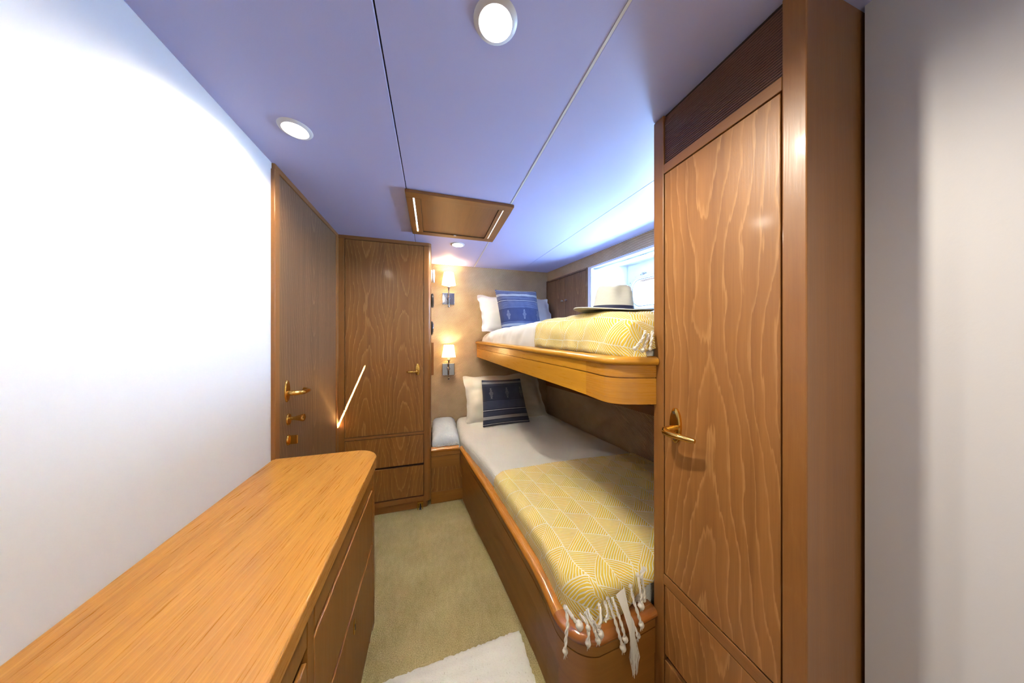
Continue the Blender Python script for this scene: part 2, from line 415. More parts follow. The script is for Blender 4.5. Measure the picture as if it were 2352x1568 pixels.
# walls
struct(build('wall_far', box(-.75, 1.45, 2.68, 2.74, 0, CZ), M['weave'], off=(0, 0), center=(0, 0, 0)))
g = hbox(-1.4, 2.70, 1.90, CZ, 0, .05); hbox(2.01, 2.70, 0, 1.90, .0, .05, g); hbox(.95, 2.01, 0, 1.455, 0, .05, g); hbox(-1.4, .95, 0, 1.9, 0, .05, g)
struct(build('wall_right', g, M['weave'], off=(0, 0), center=(0, 0, 0)))
wl = struct(build('wall_left', box(-.70, -.632, -1.4, 1.335, 0, CZ), M['whitewall']))
struct(build('wall_left', box(-.70, -.634, 1.335, 2.75, 0, CZ), M['teak_solid']))
struct(build('wall_near', box(-.75, 1.9, -1.46, -1.40, 0, CZ), M['whitewall']))
struct(build('wall_near', box(.90, .96, -1.4, .335, 0, CZ), M['whitewall']))
struct(build('trim_1', box(-.636, -.620, 1.330, 2.105, 1.975, CZ), M['teak_solid'], grain=(0, 1, 0), bevel=.003))
struct(build('trim_2', box(-.636, -.618, 1.325, 1.362, 0, 1.975), M['teak_solid'], bevel=.003))
struct(build('trim_3', box(-.636, -.620, 2.060, 2.108, 0, 1.975), M['teak_solid'], bevel=.003))
# cabin door leaf in the left bulkhead
d = thing('door_1', 'teak veneered cabin door in the left bulkhead', None, (-.63, 1.7, 0), structure=True)
build('door_leaf', box(-.634, -.622, 1.365, 2.057, .01, 1.972), M['teak_lit_grey'], d, bevel=.001, off=(.0, .2))
def yplate(y, z, ry, rz, x, th, n=28):
    g = G(); vs = []
    for (r, xx) in ((1.0, x), (1.0, x+th*.5), (.9, x+th)):
        for k in range(n):
            a = 2*PI*k/n; vs.append((xx, y + math.cos(a)*ry*r, z + math.sin(a)*rz*r))
    fs = [(i*n+k, i*n+(k+1) % n, (i+1)*n+(k+1) % n, (i+1)*n+k) for i in range(2) for k in range(n)] + [tuple(range(n))[::-1], tuple(range(2*n, 3*n))]
    g.add(vs, fs); return g
hd = build('door_handle', yplate(1.425, 1.045, .020, .050, -.623, .007), M['brass'], d, smooth=True, bevel=0)
g = tube([(-.620, 1.425, 1.035), (-.580, 1.425, 1.035), (-.572, 1.432, 1.035), (-.568, 1.45, 1.033), (-.566, 1.485, 1.033), (-.570, 1.512, 1.030), (-.585, 1.530, 1.031), (-.60, 1.534, 1.034)], [.012, .011, .011, .0105, .0095, .009, .0085, .008], 12)
build('lever', g, M['brass'], hd, smooth=True)
kn = build('thumb_knob', yplate(1.438, .915, .019, .026, -.623, .007), M['brass'], d, smooth=True)
build('knob_grip', lathe([(.008, 0), (.008, .014), (.0075, .018), (.015, .046), (.0165, .050), (.016, .056), (.012, .058)], (-.618, 1.44, .918), 'x', 20), M['brass'], kn, smooth=True)
lk = build('lock_turn', yplate(1.438, .822, .018, .024, -.623, .007), M['brass'], d, smooth=True)
build('turn_grip', box(-.617, -.585, 1.435, 1.442, .802, .842), M['brass'], lk, bevel=.003)
# ------------------------------------------------------------------ window recess and port
W = thing('window_1', 'white recessed cabin port with daylight beyond', None, (1.45, 1.5, 1.45), structure=True)
def quad(pts, th, name, m, par):
    P = [Vector(p) for p in pts]; n = (P[1]-P[0]).cross(P[2]-P[1]).normalized()*th
    g = G(); g.add([*P, *[p+n for p in P]], BF); return build(name, g, m, par)
yi0, yi1, yo0, yo1 = .96, 2.005, 1.10, 1.885
zi0, zi1, zo0, zo1 = 1.455, 1.893, 1.50, 1.893
A = lambda y, z: (hx(y)+.001, y, z); Bo = lambda y, z: (hx(y)+.25, y, z)
quad([A(yi1, zi0), Bo(yo1, zo0), Bo(yo1, zo1), A(yi1, zi1)][::-1], -.01, 'recess_side', M['recess'], W)
quad([A(yi0, zi0), Bo(yo0, zo0), Bo(yo0, zo1), A(yi0, zi1)], -.01, 'recess_side', M['recess'], W)
quad([A(yi0, zi1), Bo(yo0, zo1), Bo(yo1, zo1), A(yi1, zi1)], .008, 'recess_head', M['recess'], W)
quad([A(yi0, zi0), Bo(yo0, zo0), Bo(yo1, zo0), A(yi1, zi0)][::-1], .008, 'recess_sill', M['recess'], W)
# outer wall with rounded port opening, at offset .25
py0, py1, pz0, pz1, pr = 1.27, 1.835, 1.525, 1.768, .085
def rrect(y0, y1, z0, z1, r, n=8):
    return ([(y1-r+r*math.cos(a), z1-r+r*math.sin(a)) for a in [PI/2*i/n for i in range(n+1)]] +
            [(y0+r+r*math.cos(a), z1-r+r*math.sin(a)) for a in [PI/2+PI/2*i/n for i in range(n+1)]] +
            [(y0+r+r*math.cos(a), z0+r+r*math.sin(a)) for a in [PI+PI/2*i/n for i in range(n+1)]] +
            [(y1-r+r*math.cos(a), z0+r+r*math.sin(a)) for a in [1.5*PI+PI/2*i/n for i in range(n+1)]])
def ringp(inner, outer, o0, o1, g=None):
    g = g or G(); n = len(inner)
    vs = [(hx(y)+o0, y, z) for y, z in inner] + [(hx(y)+o0, y, z) for y, z in outer] + [(hx(y)+o1, y, z) for y, z in inner] + [(hx(y)+o1, y, z) for y, z in outer]
    fs = []
    for i in range(n):
        j = (i+1) % n
        fs += [(i, j, n+j, n+i), (2*n+i, 3*n+i, 3*n+j, 2*n+j), (i, 2*n+i, 2*n+j, j), (n+i, n+j, 3*n+j, 3*n+i)]
    g.add(vs, fs); return g
inn = rrect(py0, py1, pz0, pz1, pr)
def outmap(y, z):   # project to the outer rectangle
    cy, cz = (py0+py1)/2, (pz0+pz1)/2; dy, dz = y-cy, z-cz
    Y0, Y1, Z0, Z1 = 1.05-cy, 1.95-cy, 1.43-cz, 1.93-cz; k = 9
    if dy > 1e-6: k = min(k, Y1/dy)
    if dy < -1e-6: k = min(k, Y0/dy)
    if dz > 1e-6: k = min(k, Z1/dz)
    if dz < -1e-6: k = min(k, Z0/dz)
    return (cy+dy*k, cz+dz*k)
build('outer_lining', ringp(inn, [outmap(*p) for p in inn], .25, .262), M['recess'], W)
i2 = rrect(py0+.012, py1-.012, pz0+.012, pz1-.012, pr-.012); o2 = rrect(py0-.014, py1+.014, pz0-.014, pz1+.014, pr+.014)
build('port_frame', ringp(i2, o2, .238, .256), M['white'], W, bevel=.004)
i3 = rrect(py0+.018, py1-.018, pz0+.018, pz1-.018, pr-.018)
build('port_gasket', ringp(i3, i2, .245, .262), plain('grey_gasket', (.16, .2, .28), .5), W)
g = G(); g.add([(hx(y)+.258, y, z) for y, z in i3], [tuple(range(len(i3)))]); build('port_glass', g, M['glass'], W)
g = hbox(.955, 2.02, 1.880, 1.898, -.006, .010); build('sash_track', g, M['white'], W, bevel=.002)
build('blind_slot', hbox(.96, 1.99, 1.868, 1.879, .02, .045), M['chrome'], W)
build('side_jamb', hbox(2.005, 2.035, 1.45, 1.898, -.006, .010), M['white'], W, bevel=.002)
build('sill_board', hbox(.955, 2.035, 1.435, 1.455, -.02, .06), M['white'], W, bevel=.003)
for yy, zz in ((1.722, 1.800), ):
    build('latch_boss', lathe([(.012, 0), (.012, -.008), (.006, -.012)], (hx(yy)+.249, yy, zz), 'x', 16), M['steel'], W, smooth=True)
for yy, zz in ((1.79, 1.775), (1.745, 1.79), (1.70, 1.795), (1.845, 1.74)):
    build('screw', lathe([(.004, 0), (.004, -.003)], (hx(yy)+.249, yy, zz), 'x', 8), M['screw'], W)
# ------------------------------------------------------------------ hull locker with two doors
L = thing('hull_locker', 'small two-door teak wall locker beside the port above the upper bunk', 'cabinet', (hx(2.35), 2.35, 1.47))
build('locker_frame', hbox(2.037, 2.675, 1.885, 1.90, -.012, .02), M['teak_lit_grey'], L, grain=(0, 1, 0), bevel=.002)
build('locker_frame', hbox(2.037, 2.050, 1.46, 1.885, -.012, .02), M['teak_lit_grey'], L, bevel=.002)
build('locker_frame', hbox(2.655, 2.675, 1.46, 1.885, -.012, .02), M['teak_lit_grey'], L, bevel=.002)
build('locker_frame', hbox(2.037, 2.675, 1.44, 1.46, -.012, .02), M['teak_lit_grey'], L, grain=(0, 1, 0), bevel=.002)
build('locker_back', hbox(2.05, 2.655, 1.46, 1.885, -.001, .004), M['gap'], L)
for y0, y1, ky in ((2.053, 2.348, 2.318), (2.351, 2.652, 2.381)):
    dd = build('locker_door', hbox(y0, y1, 1.463, 1.881, -.012, .002), M['teak_lit_grey'], L, bevel=.0015, off=(.05, .3))
    build('knob', lathe([(.007, 0), (.004, -.006), (.009, -.012), (.011, -.018), (.007, -.022)], (hx(ky)-.012, ky, 1.652), 'x', 16), M['screw'], dd, smooth=True)
# cleat under the upper bunk
struct(build('trim_4', hbox(.75, 2.67, .775, .840, -.022, .0), M['teak_solid'], grain=(0, 1, 0), bevel=.003))
# ------------------------------------------------------------------ downlights
def downlight(x, y, label, lr=.034, e=19):
    o = thing('ceiling_downlight', label, 'ceiling light', (x, y, CZ), 'round ceiling downlights')
    n = lr+.016
    build('bezel', lathe([(lr+.001, -.001), (lr+.001, -.004), (lr+.004, -.007), (n-.003, -.005), (n, -.0005)], (x, y, CZ), 'z', 40), M['white'], o, smooth=True) if False else None
    build('bezel', lathe([(lr, -.0005), (lr, -.004), (lr+.004, -.007), (n-.003, -.0045), (n, -.0005)], (x, y, CZ), 'z', 40, closed=True), M['white'], o, smooth=True)
    build('lens', lathe([(lr, -.001), (lr, -.003), (lr*.8, -.009), (lr*.4, -.013), (0.0001, -.014)], (x, y, CZ), 'z', 32), M['lamp'], o, smooth=True)
    l = bpy.data.lights.new('downlight_lamp', 'SPOT'); l.energy = e; l.spot_size = math.radians(168); l.spot_blend = .5; l.shadow_soft_size = .03; l.color = (1, .90, .74)
    q = bpy.data.objects.new('downlight_lamp', l); COLL.objects.link(q); q.location = (0, 0, -.020); q.parent = o
    return o
downlight(.138, .592, 'largest round downlight, at the top centre of the photo', e=27)
downlight(-.452, 1.093, 'round downlight above the dresser, cut by the left edge of the photo', e=13)
downlight(.186, 2.075, 'small distant round downlight between the hatch and the upper sconce', .037, e=15)
downlight(.138, -.75, 'added round fill downlight, unseen behind the viewer', e=26)  # unseen lamp, added as fill from behind the camera
# ------------------------------------------------------------------ hatch
H = thing('ceiling_hatch', 'rectangular teak ceiling hatch cover with two bright light slots', 'hatch', (.147, 1.64, CZ))
X0, X1, Y0, Y1, HZ = -.127, .423, 1.372, 1.912, CZ-.016
build('frame_rail', box(X0, X1, Y0, 1.425, HZ, CZ), M['teak_solid'], H, grain=(1, 0, 0), bevel=.003)
build('frame_rail', box(X0, X1, 1.862, Y1, HZ, CZ), M['teak_solid'], H, grain=(1, 0, 0), bevel=.003)
g = box(X0, -.0945, 1.425, 1.862, HZ, CZ); box(-.0865, -.058, 1.425, 1.862, HZ, CZ-.001, g)
build('frame_stile', g, M['teak_solid'], H, grain=(0, 1, 0), bevel=.0012)
g = box(.352, .3735, 1.425, 1.862, HZ, CZ-.001); box(.3785, X1, 1.425, 1.862, HZ, CZ, g)
build('frame_stile', g, M['teak_solid'], H, grain=(0, 1, 0), bevel=.0012)
build('hatch_panel', box(-.058, .352, 1.425, 1.862, CZ-.009, CZ-.002), M['teak_solid'], H, grain=(0, 1, 0))
g = box(-.058, -.056, 1.427, 1.860, CZ-.0120, CZ-.009); box(.350, .352, 1.427, 1.860, CZ-.0120, CZ-.009, g); box(-.058, .352, 1.860, 1.862, CZ-.0120, CZ-.009, g)
build('panel_groove', g, M['gap'], H)
build('light_strip', box(-.0950, -.0860, 1.425, 1.722, CZ-.010, CZ-.006), M['strip'], H)
build('light_strip', box(.3725, .3795, 1.425, 1.862, CZ-.010, CZ-.006), M['strip'], H)
build('finger_catch', box(.140, .156, 1.853, 1.860, CZ-.020, CZ-.016), M['white'], H)
# ================================================================== CLOSET (far left)
C = thing('closet', 'tall teak hanging closet with one bookmatched door above two drawers, at the far left', 'closet', (-.31, 2.4, 0))
CY = 2.11
build('side_panel', box(-.030, -.010, 2.150, 2.679, .057, 1.999), M['teak'], C)
build('side_panel', box(-.633, -.615, 2.125, 2.679, .0, 1.999), M['teak'], C)
pts = [(-.0600, 2.145), (-.0600, CY)] + arc(-.035, 2.135, .025, -90, 0, 8) + [(-.010, 2.155), (-.0300, 2.155)]
build('corner_post', prism(pts, .057, 1.985), M['teak_solid'], C, smooth=False)
build('frame_stile', box(-.632, -.586, CY, 2.135, .06, 1.985), M['teak_solid'], C, bevel=.002)
build('frame_head', prism([(-.632, 2.15), (-.632, CY-.002)] + arc(-.035, 2.133, .027, -90, 0, 8) + [(-.008, 2.6), (-.04, 2.6), (-.04, 2.15)], 1.976, 1.9995), M['teak_solid'], C, grain=(1, 0, 0))
build('frame_rail', box(-.586, -.0600, CY, 2.135, .5645, .5815), M['teak_solid'], C, grain=(1, 0, 0), bevel=.002)
build('frame_rail', box(-.586, -.0600, CY, 2.135, .060, .098), M['teak_solid'], C, grain=(1, 0, 0), bevel=.002)
build('carcass_back', box(-.60, -.035, 2.128, 2.134, .06, 1.98), M['gap'], C)
dd = build('closet_door', box(-.583, -.0628, CY+.001, 2.126, .5855, 1.9735), M['teak_book'], C, bevel=.0015, off=(0, -.27))
hp = G()
n = 20; vs = []
for (r, yy) in ((1, CY+.001), (1, CY-.004), (.85, CY-.006)):
    for k in range(n):
        a = 2*PI*k/n; vs.append((-.105+math.cos(a)*.0155*r, yy, 1.050+math.sin(a)*.044*r))
hp.add(vs, [(i*n+k, i*n+(k+1) % n, (i+1)*n+(k+1) % n, (i+1)*n+k) for i in range(2) for k in range(n)] + [tuple(range(n)), tuple(range(2*n, 3*n))])
hb = build('door_handle', hp, M['brass'], dd, smooth=True)
bpy_g = tube([(-.108, CY-.005, 1.038), (-.108, CY-.026, 1.036), (-.115, CY-.032, 1.035), (-.14, CY-.033, 1.034), (-.168, CY-.030, 1.035), (-.180, CY-.028, 1.036)], [.010, .010, .009, .0075, .007, .005], 12)
# lever merged with its plate so that the tree stays three levels deep
bm = bmesh.new(); bm.from_mesh(hb.data); me2 = bpy.data.meshes.new('t'); me2.from_pydata(bpy_g.v, [], bpy_g.f); bm.from_mesh(me2)
for f in bm.faces: f.smooth = True
bm.to_mesh(hb.data); bm.free()
for z0, z1, wide in ((.346, .560, 0), (.106, .330, 0)):
    build('drawer', box(-.583, -.0635, CY+.001, 2.126, z0, z1), M['teak_book'], C, bevel=.0015, off=(.02, random.uniform(-1, 1)))
build('plinth', prism([(-.62, 2.20), (-.62, 2.132), (-.06, 2.132)] + arc(-.052, 2.152, .02, -80, 0, 6) + [(-.032, 2.20)], 0, .060), M['teak_solid'], C, grain=(1, 0, 0))
pc = build('door_catch', box(-.106, -.066, 2.098, 2.110, .050, .060), M['brass'], C, bevel=.001)
g = box(-.106, -.100, 2.098, 2.132, .004, .052); box(-.072, -.066, 2.098, 2.132, .004, .052, g); box(-.098, -.074, 2.118, 2.124, .006, .046, g)
build('catch_fork', g, M['brass'], pc, bevel=.001)
build('catch_foot', tube([(-.086, 2.112, .040), (-.086, 2.108, .012), (-.086, 2.100, .004)], [.004, .006, .008], 10), M['black'], pc, smooth=True)
# fittings on the closet's right side
t1 = thing('wall_speaker', 'white round ridged fitting, highest on the closet side next to the upper sconce', 'fitting', (-.01, 2.35, 1.806))
build('speaker_body', lathe([(.052, 0), (.052, .008), (.046, .010), (.046, .015)], (-.010, 2.35, 1.806), 'x', 32), M['white'], t1, bevel=.001)
build('speaker_cap', lathe([(.046, .015), (.056, .016), (.056, .024), (.05, .030), (.0001, .032)], (-.010, 2.35, 1.806), 'x', 32), M['white'], t1, smooth=False)
t1 = thing('wall_fan', 'black rounded plastic fitting on the closet side, below the white one', 'fitting', (-.01, 2.33, 1.597))
build('housing', lathe([(.050, 0), (.058, .004), (.060, .010), (.058, .017), (.050, .021), (.0001, .023)], (-.010, 2.33, 1.597), 'x', 32), M['black'], t1, smooth=True)
t1 = thing('round_gauge', 'small chrome faced round instrument on the closet side, below the black fitting', 'fitting', (-.01, 2.32, 1.365))
build('case', lathe([(.056, 0), (.058, .008), (.050, .016), (.044, .017)], (-.010, 2.32, 1.365), 'x', 32), M['black'], t1, smooth=True)
build('face', lathe([(.044, .0165), (.042, .020), (.0001, .021)], (-.010, 2.32, 1.365), 'x', 32), M['chrome'], t1, smooth=True)
t1 = thing('wooden_rack', 'slim teak box on the closet side, level with the lower sconce', 'rack', (-.01, 2.33, 1.11))
g = box(-.010, .010, 2.24, 2.42, .985, 1.000); box(-.010, .010, 2.24, 2.252, 1.0, 1.245, g); box(-.010, .010, 2.408, 2.42, 1.0, 1.245, g); box(.004, .010, 2.252, 2.408, 1.0, 1.22, g)
build('rack_box', g, M['teak_solid'], t1, bevel=.001)
# ================================================================== BENCH beside closet
B = thing('corner_bench', 'low teak bench base joining the closet to the lower bunk', 'bench', (.1, 2.3, 0))
RP = [(-.058, -.035), (-.058, -.010), (-.050, -.002), (-.040, 0), (-.018, 0), (-.007, -.003), (-.001, -.010), (0, -.018), (-.002, -.026), (-.007, -.031), (-.012, -.033)]
by = 2.128
# path runs left to right so that outward (right hand) faces the viewer
build('rail', sweep([(-.010, by, .436), (.203, by+.002, .432)], RP, endn=(None, None)), M['teak_oil'], B, smooth=True, fixn=False)
build('apron', sweep([(-.010, by+.010, .403), (.205, by+.010, .402)], [(-.02, 0), (0, 0), (0, -.030), (-.005, -.030), (-.005, -.034), (0, -.034), (0, -.120), (-.02, -.120)]), M['bunkwood'], B, fixn=False)
build('front_panel', box(-.010, .24, 2.158, 2.172, .085, .402), M['teak_book'], B)
build('plinth', box(-.010, .25, 2.150, 2.172, 0, .090), M['bunkwood'], B, grain=(1, 0, 0), bevel=.002)
build('bench_deck', box(-.010, .24, 2.172, 2.679, .36, .38), M['teak_solid'], B)
# ================================================================== LOWER BUNK
LB = thing('lower_bunk', 'lower teak bunk frame with rounded varnished rail and foot corner', 'bunk', (.7, 1.5, 0))
def lz(y): return .432 - .0355*(2.13 - y)
lp = [(.2035, 2.13), (.253, 1.80), (.300, 1.52), (.324, 1.35), (.352, 1.15), (.372, .99), (.3785, .90)]
ac = arc(.4985, .805, .120, 184, 262, 12)
lpath = lp + ac + [(.56, .6905), (.64, .698), (.714, .706)]
P3 = [(x, y, lz(y)) for x, y in lpath]
build('rail', sweep(P3[:8], RP), M['teak_oil'], LB, smooth=True, fixn=False)
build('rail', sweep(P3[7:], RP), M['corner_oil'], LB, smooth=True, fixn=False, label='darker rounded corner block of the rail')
build('apron', sweep(P3, [(-.03, -.033), (-.009, -.033), (-.009, -.062), (-.015, -.062), (-.015, -.066), (-.009, -.066), (-.009, -.150), (-.03, -.150)]), M['bunkwood'], LB, smooth=True, fixn=False)
side = [p for p in P3[:8]]; foot = P3[8:]
build('side_panel', sweep(side, [(-.05, -.150), (-.026, -.150), (-.026, ('abs', .0)), (-.05, ('abs', .0))]), M['bunkwood'], LB, fixn=False)
build('foot_panel', sweep(foot, [(-.05, -.150), (-.012, -.150), (-.012, ('abs', .0)), (-.05, ('abs', .0))]), M['bunkwood'], LB, smooth=True, fixn=False)
build('bunk_deck', prism([(.26, 2.67), (.27, 2.2), (.39, 1.3), (.45, .82), (.50, .75), (1.30, .76), (1.26, 1.9), (1.17, 2.67)], .28, .32), M['bunkwood'], LB)
# joint line between side and foot panels is the change of plane; foot seam
# ================================================================== UPPER BUNK
UB = thing('upper_bunk', 'upper bunk with golden varnished teak fascia and rounded foot corner', 'bunk', (.9, 1.6, 1.1))
def uz(y): return 1.255 - .018*(2.68 - y)
up = [(.430, 2.679), (.462, 2.25), (.490, 1.85), (.518, 1.50), (.543, 1.22), (.560, 1.02), (.5665, .90)]
uar = arc(.638, .806, .072, 180, 252, 10)
ur = uar + [(.655, .7235), (.714, .712)]
UP = [(x, y, uz(y)) for x, y in up + ur]
UR = [(.0, -.030), (-.04, -.030), (-.04, -.006), (-.03, 0), (-.005, 0), (.006, -.003), (.013, -.010), (.015, -.018), (.012, -.026), (.006, -.030)]
build('rail', sweep(UP, UR), M['fascia'], UB, smooth=True, fixn=False, label='rounded varnished top rail')
FP = [(-.02, -.030), (0, -.030), (0, -.070), (-.006, -.070), (-.006, -.074), (0, -.074), (0, -.160), (-.02, -.160)]
build('fascia', sweep(UP[:7], FP), M['fascia'], UB, smooth=True, fixn=False)
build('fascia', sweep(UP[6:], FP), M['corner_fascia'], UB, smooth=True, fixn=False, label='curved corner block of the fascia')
build('bunk_underside', prism([(.455, 2.675), (.545, 1.5), (.59, .84), (.66, .74), (1.45, .76), (1.30, 2.0), (1.198, 2.675)], 1.085, 1.100), M['teak_solid'], UB)
# ================================================================== soft surfaces
def nz(x, y, s, seed=0): return noise.noise(Vector((x*s + seed, y*s - seed, seed*1.7)))
def interp(tab, y):
    tab = sorted(tab)
    if y <= tab[0][0]: return tab[0][1]
    for (a, va), (b, vb) in zip(tab, tab[1:]):
        if y <= b: return va + (vb-va)*(y-a)/(b-a)
    return tab[-1][1]
def drape(left, right, foot, head, top, r, hangL, hangF, cr, na, nb, wr=.0, seed=1, eps=0, uv0=(0, 0), hangR=0, corner_round=0.0):
    """cloth or mattress skin: a runs across from the left side, b runs from the foot to the head."""
    g = G(); vs = []; uvs = []
    q = r*PI/2
    def prof(s, hang):   # arc length s from hem -> (inset, drop)
        if s < hang: return 0.0, r + (hang - s)
        s -= hang
        if s < q: a = s/r; return r*(1-math.cos(a)), r*(1-math.sin(a))
        return r + (s-q), 0.0
    b0 = [];
    Lb = hangF(0) + q + (head - foot - r)
    for j in range(nb+1):
        fb = j/nb
        for i in range(na+1):
            fa = i/na
            # distribution dense at the edges
            sa_t = fa
            ymid = foot + (head-foot)*max(0, fb)
            wid = right(ymid) - left(ymid)
            La = hangL + q + (wid - 2*r) + q + hangR
            sa = fa*La
            xr_guess = left(ymid) + min(max(sa - hangL - q + r, 0), wid)
            hf = hangF(xr_guess)
            Lb = hf + q + (head - foot - r)
            sb = fb*Lb
            iy, dy = prof(sb, hf)
            y = foot + iy
            if sa <= La/2: ix, dx = prof(sa, hangL); 
            else:
                ix2, dx = prof(La - sa, hangR); ix = None
            lf = left(y)
            if cr > 0 and iy < cr:
                k = cr - math.sqrt(max(0, cr*cr - (cr-iy)**2))
            else: k = 0
            x = lf + ix + k*max(0, 1 - ix/.25) if ix is not None else right(y) - ix2
            drop = max(dx, dy) + .25*min(dx, dy)*(1 if min(dx, dy) < r else r/min(dx, dy))
            z = top(x, y) - drop + eps
            w_ = wr*(nz(x, y, 7, seed)*.6 + nz(x, y, 18, seed+3)*.25)
            if drop > .01: x += wr*.8*nz(y*1.0, z, 14, seed+5)
            if dy > .01: y += wr*.8*nz(x*1.0, z, 14, seed+8)
            x -= eps if (ix is not None and dx > r*.3) else 0
            y -= eps if dy > r*.3 else 0
            vs.append((x, y, z + w_)); uvs.append((sa + uv0[0], -(sb - hf) + uv0[1]))
    W1 = na+1
    fs = [(j*W1+i, j*W1+i+1, (j+1)*W1+i+1, (j+1)*W1+i) for j in range(nb) for i in range(na)]
    g.add(vs, fs, lambda k, f: [uvs[i] for i in f]); g.W = W1
    return g
def cloth(name, g, m, parent=None, thick=.004, **k):
    o = build(name, g, m, parent, smooth=True, fixn=False, **k)
    if thick:
        s_ = o.modifiers.new('thickness', 'SOLIDIFY'); s_.thickness = thick; s_.offset = -1
    return o
def lleft(y): return interp([(.70, .412), (.85, .420), (.99, .418), (1.35, .371), (1.52, .347), (1.8, .295), (2.0, .250), (2.15, .222), (2.45, .215), (2.64, .228)], y)
def lright(y): return hx(y) - .045
def ltop(x, y): return .500 - .012*(2.6-y)/1.9 + .012*math.sin(PI*max(0, min(1, (x-.2)/1.1)))
def lfoot(): return .728
MLo = thing('lower_mattress', 'mattress on the lower bunk under a ribbed white coverlet', 'mattress', (.75, 1.6, .32))
g = drape(lleft, lright, .748, 2.672, ltop, .052, .10, lambda x: .09, .11, 60, 110, .006, 2, 0, hangR=.06)
cloth('coverlet', g, M['coverlet'], MLo, .006)
build('mattress_core', prism([(.28, 2.66), (.28, 2.1), (.38, 1.3), (.44, .86), (.52, .79), (1.3, .79), (1.20, 2.0), (1.12, 2.66)], .32, .44), M['cotton'], MLo)
# lower throw
hemx = [(.36, .075), (.382, .045), (.407, .072), (.44, .078), (.475, .075), (.508, .064), (.541, .058), (.593, .038), (.626, .014), (.66, .002), (.70, -.012), (.78, -.02), (1.4, -.02)]
def hangf(x): return max(.001, interp(hemx, x) + .012)
TH = thing('lower_throw', 'yellow and white geometric woven throw over the foot of the lower bunk', 'throw', (.7, 1.1, .50))
g = drape(lleft, lambda y: lright(y)+.01, .735, 1.505, ltop, .055, .085, hangf, .11, 70, 90, .005, 2, .0085, (.03, .0), hangR=.03)
cloth('throw_cloth', g, M['throw'], TH, .004)
# cords
def rope(path, r=.0042, knots=((-1, .0095),), fray=True, turns=70.0):
    g = G(); P = [Vector(p) for p in path]; seg = []; tot = 0
    for a, b in zip(P, P[1:]): seg.append((b-a).length); tot += seg[-1]
    n = max(10, int(tot/.0035)); pts = []
    def at(t):
        # catmull-rom
        m = len(P)-1; f = t*m; i = min(int(f), m-1); u = f-i
        p0 = P[max(i-1, 0)]; p1 = P[i]; p2 = P[i+1]; p3 = P[min(i+2, m)]
        return .5*((2*p1) + (p2-p0)*u + (2*p0-5*p1+4*p2-p3)*u*u + (3*p1-p0-3*p2+p3)*u**3)
    C_ = [at(i/n) for i in range(n+1)]
    for ph in (0, PI):
        path2 = []
        for i, c in enumerate(C_):
            T = (C_[min(i+1, n)] - C_[max(i-1, 0)]).normalized(); U = Vector((0, 1, 0)).cross(T)
            U = U.normalized() if U.length > .1 else Vector((1, 0, 0)); B_ = T.cross(U)
            a = ph + i/n*tot/.0035*.62
            path2.append(c + (U*math.cos(a) + B_*math.sin(a))*r*.55)
        tube(path2, r*.72, 6, g)
    for t_, kr in knots:
        c = at(1.0 if t_ < 0 else t_)
        vs = []; nn = 10
        for a in range(1, nn):
            for b in range(nn):
                th = PI*a/nn; f = 2*PI*b/nn
                q = Vector((math.sin(th)*math.cos(f), math.sin(th)*math.sin(f), math.cos(th)*1.15))
                rr = kr*.78*(1 + .10*math.sin(f*2 + th*5) + .05*noise.noise(q*3 + c*50)); vs.append(c + q*rr)
        k0 = len(g.v)
        fs = [((a)*nn+b, (a)*nn+(b+1) % nn, (a+1)*nn+(b+1) % nn, (a+1)*nn+b) for a in range(nn-2) for b in range(nn)]
        fs += [tuple(range(nn))[::-1], tuple(range((nn-2)*nn, (nn-1)*nn))]
        g.add(vs, fs)
    if fray:
        e = C_[-1]; T = Vector((0, 0, -1))
        for k in range(5):
            d_ = Vector((random.uniform(-.006, .006), random.uniform(-.003, .003), 0))
            tube([e + T*.006, e + T*.013 + d_*.6, e + T*.020 + d_], [.0014, .0012, .0006], 4, g)
    return g
YF, YH = .690, .671
cords = [
 ([(.373, .700, .492), (.366, .676, .478), (.357, .668, .450), (.352, .664, .414)], ((-1, .0095), (.0, .009)), True),
 ([(.374, .700, .497), (.380, .685, .488), (.390, .675, .474), (.399, .668, .466)], ((-1, .014), (.45, .007)), False),
 ([(.418, .700, .462), (.430, .678, .452), (.427, .666, .430), (.424, .664, .413)], ((-1, .0105), (.45, .009)), True),
 ([(.436, .700, .462), (.446, .676, .445), (.450, .666, .430), (.457, .664, .411)], ((-1, .0105), (.6, .006)), True),
 ([(.444, .700, .468), (.447, .680, .455), (.455, .668, .440), (.466, .664, .426)], ((-1, .0115),), True),
 ([(.486, .700, .468), (.480, .682, .450), (.468, .672, .440), (.456, .668, .446), (.445, .670, .462)], ((.0, .006),), False),
 ([(.508, .702, .468), (.505, .684, .452), (.494, .676, .446), (.486, .672, .448)], ((0.0, .006),), False),
 ([(.520, .704, .474), (.521, .678, .445), (.528, .664, .405), (.539, .660, .366)], ((-1, .0115), (0.0, .007)), True),
 ([(.536, .704, .474), (.538, .680, .446), (.543, .666, .415), (.549, .662, .386)], ((-1, .0105),), True),
 ([(.583, .690, .432), (.590, .672, .400), (.597, .664, .380)], ((-1, .009),), True),
 ([(.603, .702, .492), (.599, .684, .465), (.604, .672, .434), (.611, .666, .406)], ((-1, .0105), (0.0, .008)), True),
 ([(.636, .708, .515), (.628, .690, .490), (.627, .682, .466), (.623, .680, .447)], ((-1, .0125), (0.0, .008)), True),
 ([(.654, .712, .516), (.648, .700, .490), (.650, .694, .466), (.645, .692, .448)], ((-1, .008), (0.0, .007)), False),
 ([(.668, .716, .520), (.652, .706, .514), (.640, .700, .508)], ((0.0, .008),), False)]
for path, kn_, fr in cords: build('cord', rope(path, .0040, kn_, fr), M['rope'], TH, smooth=True, sharp=False)
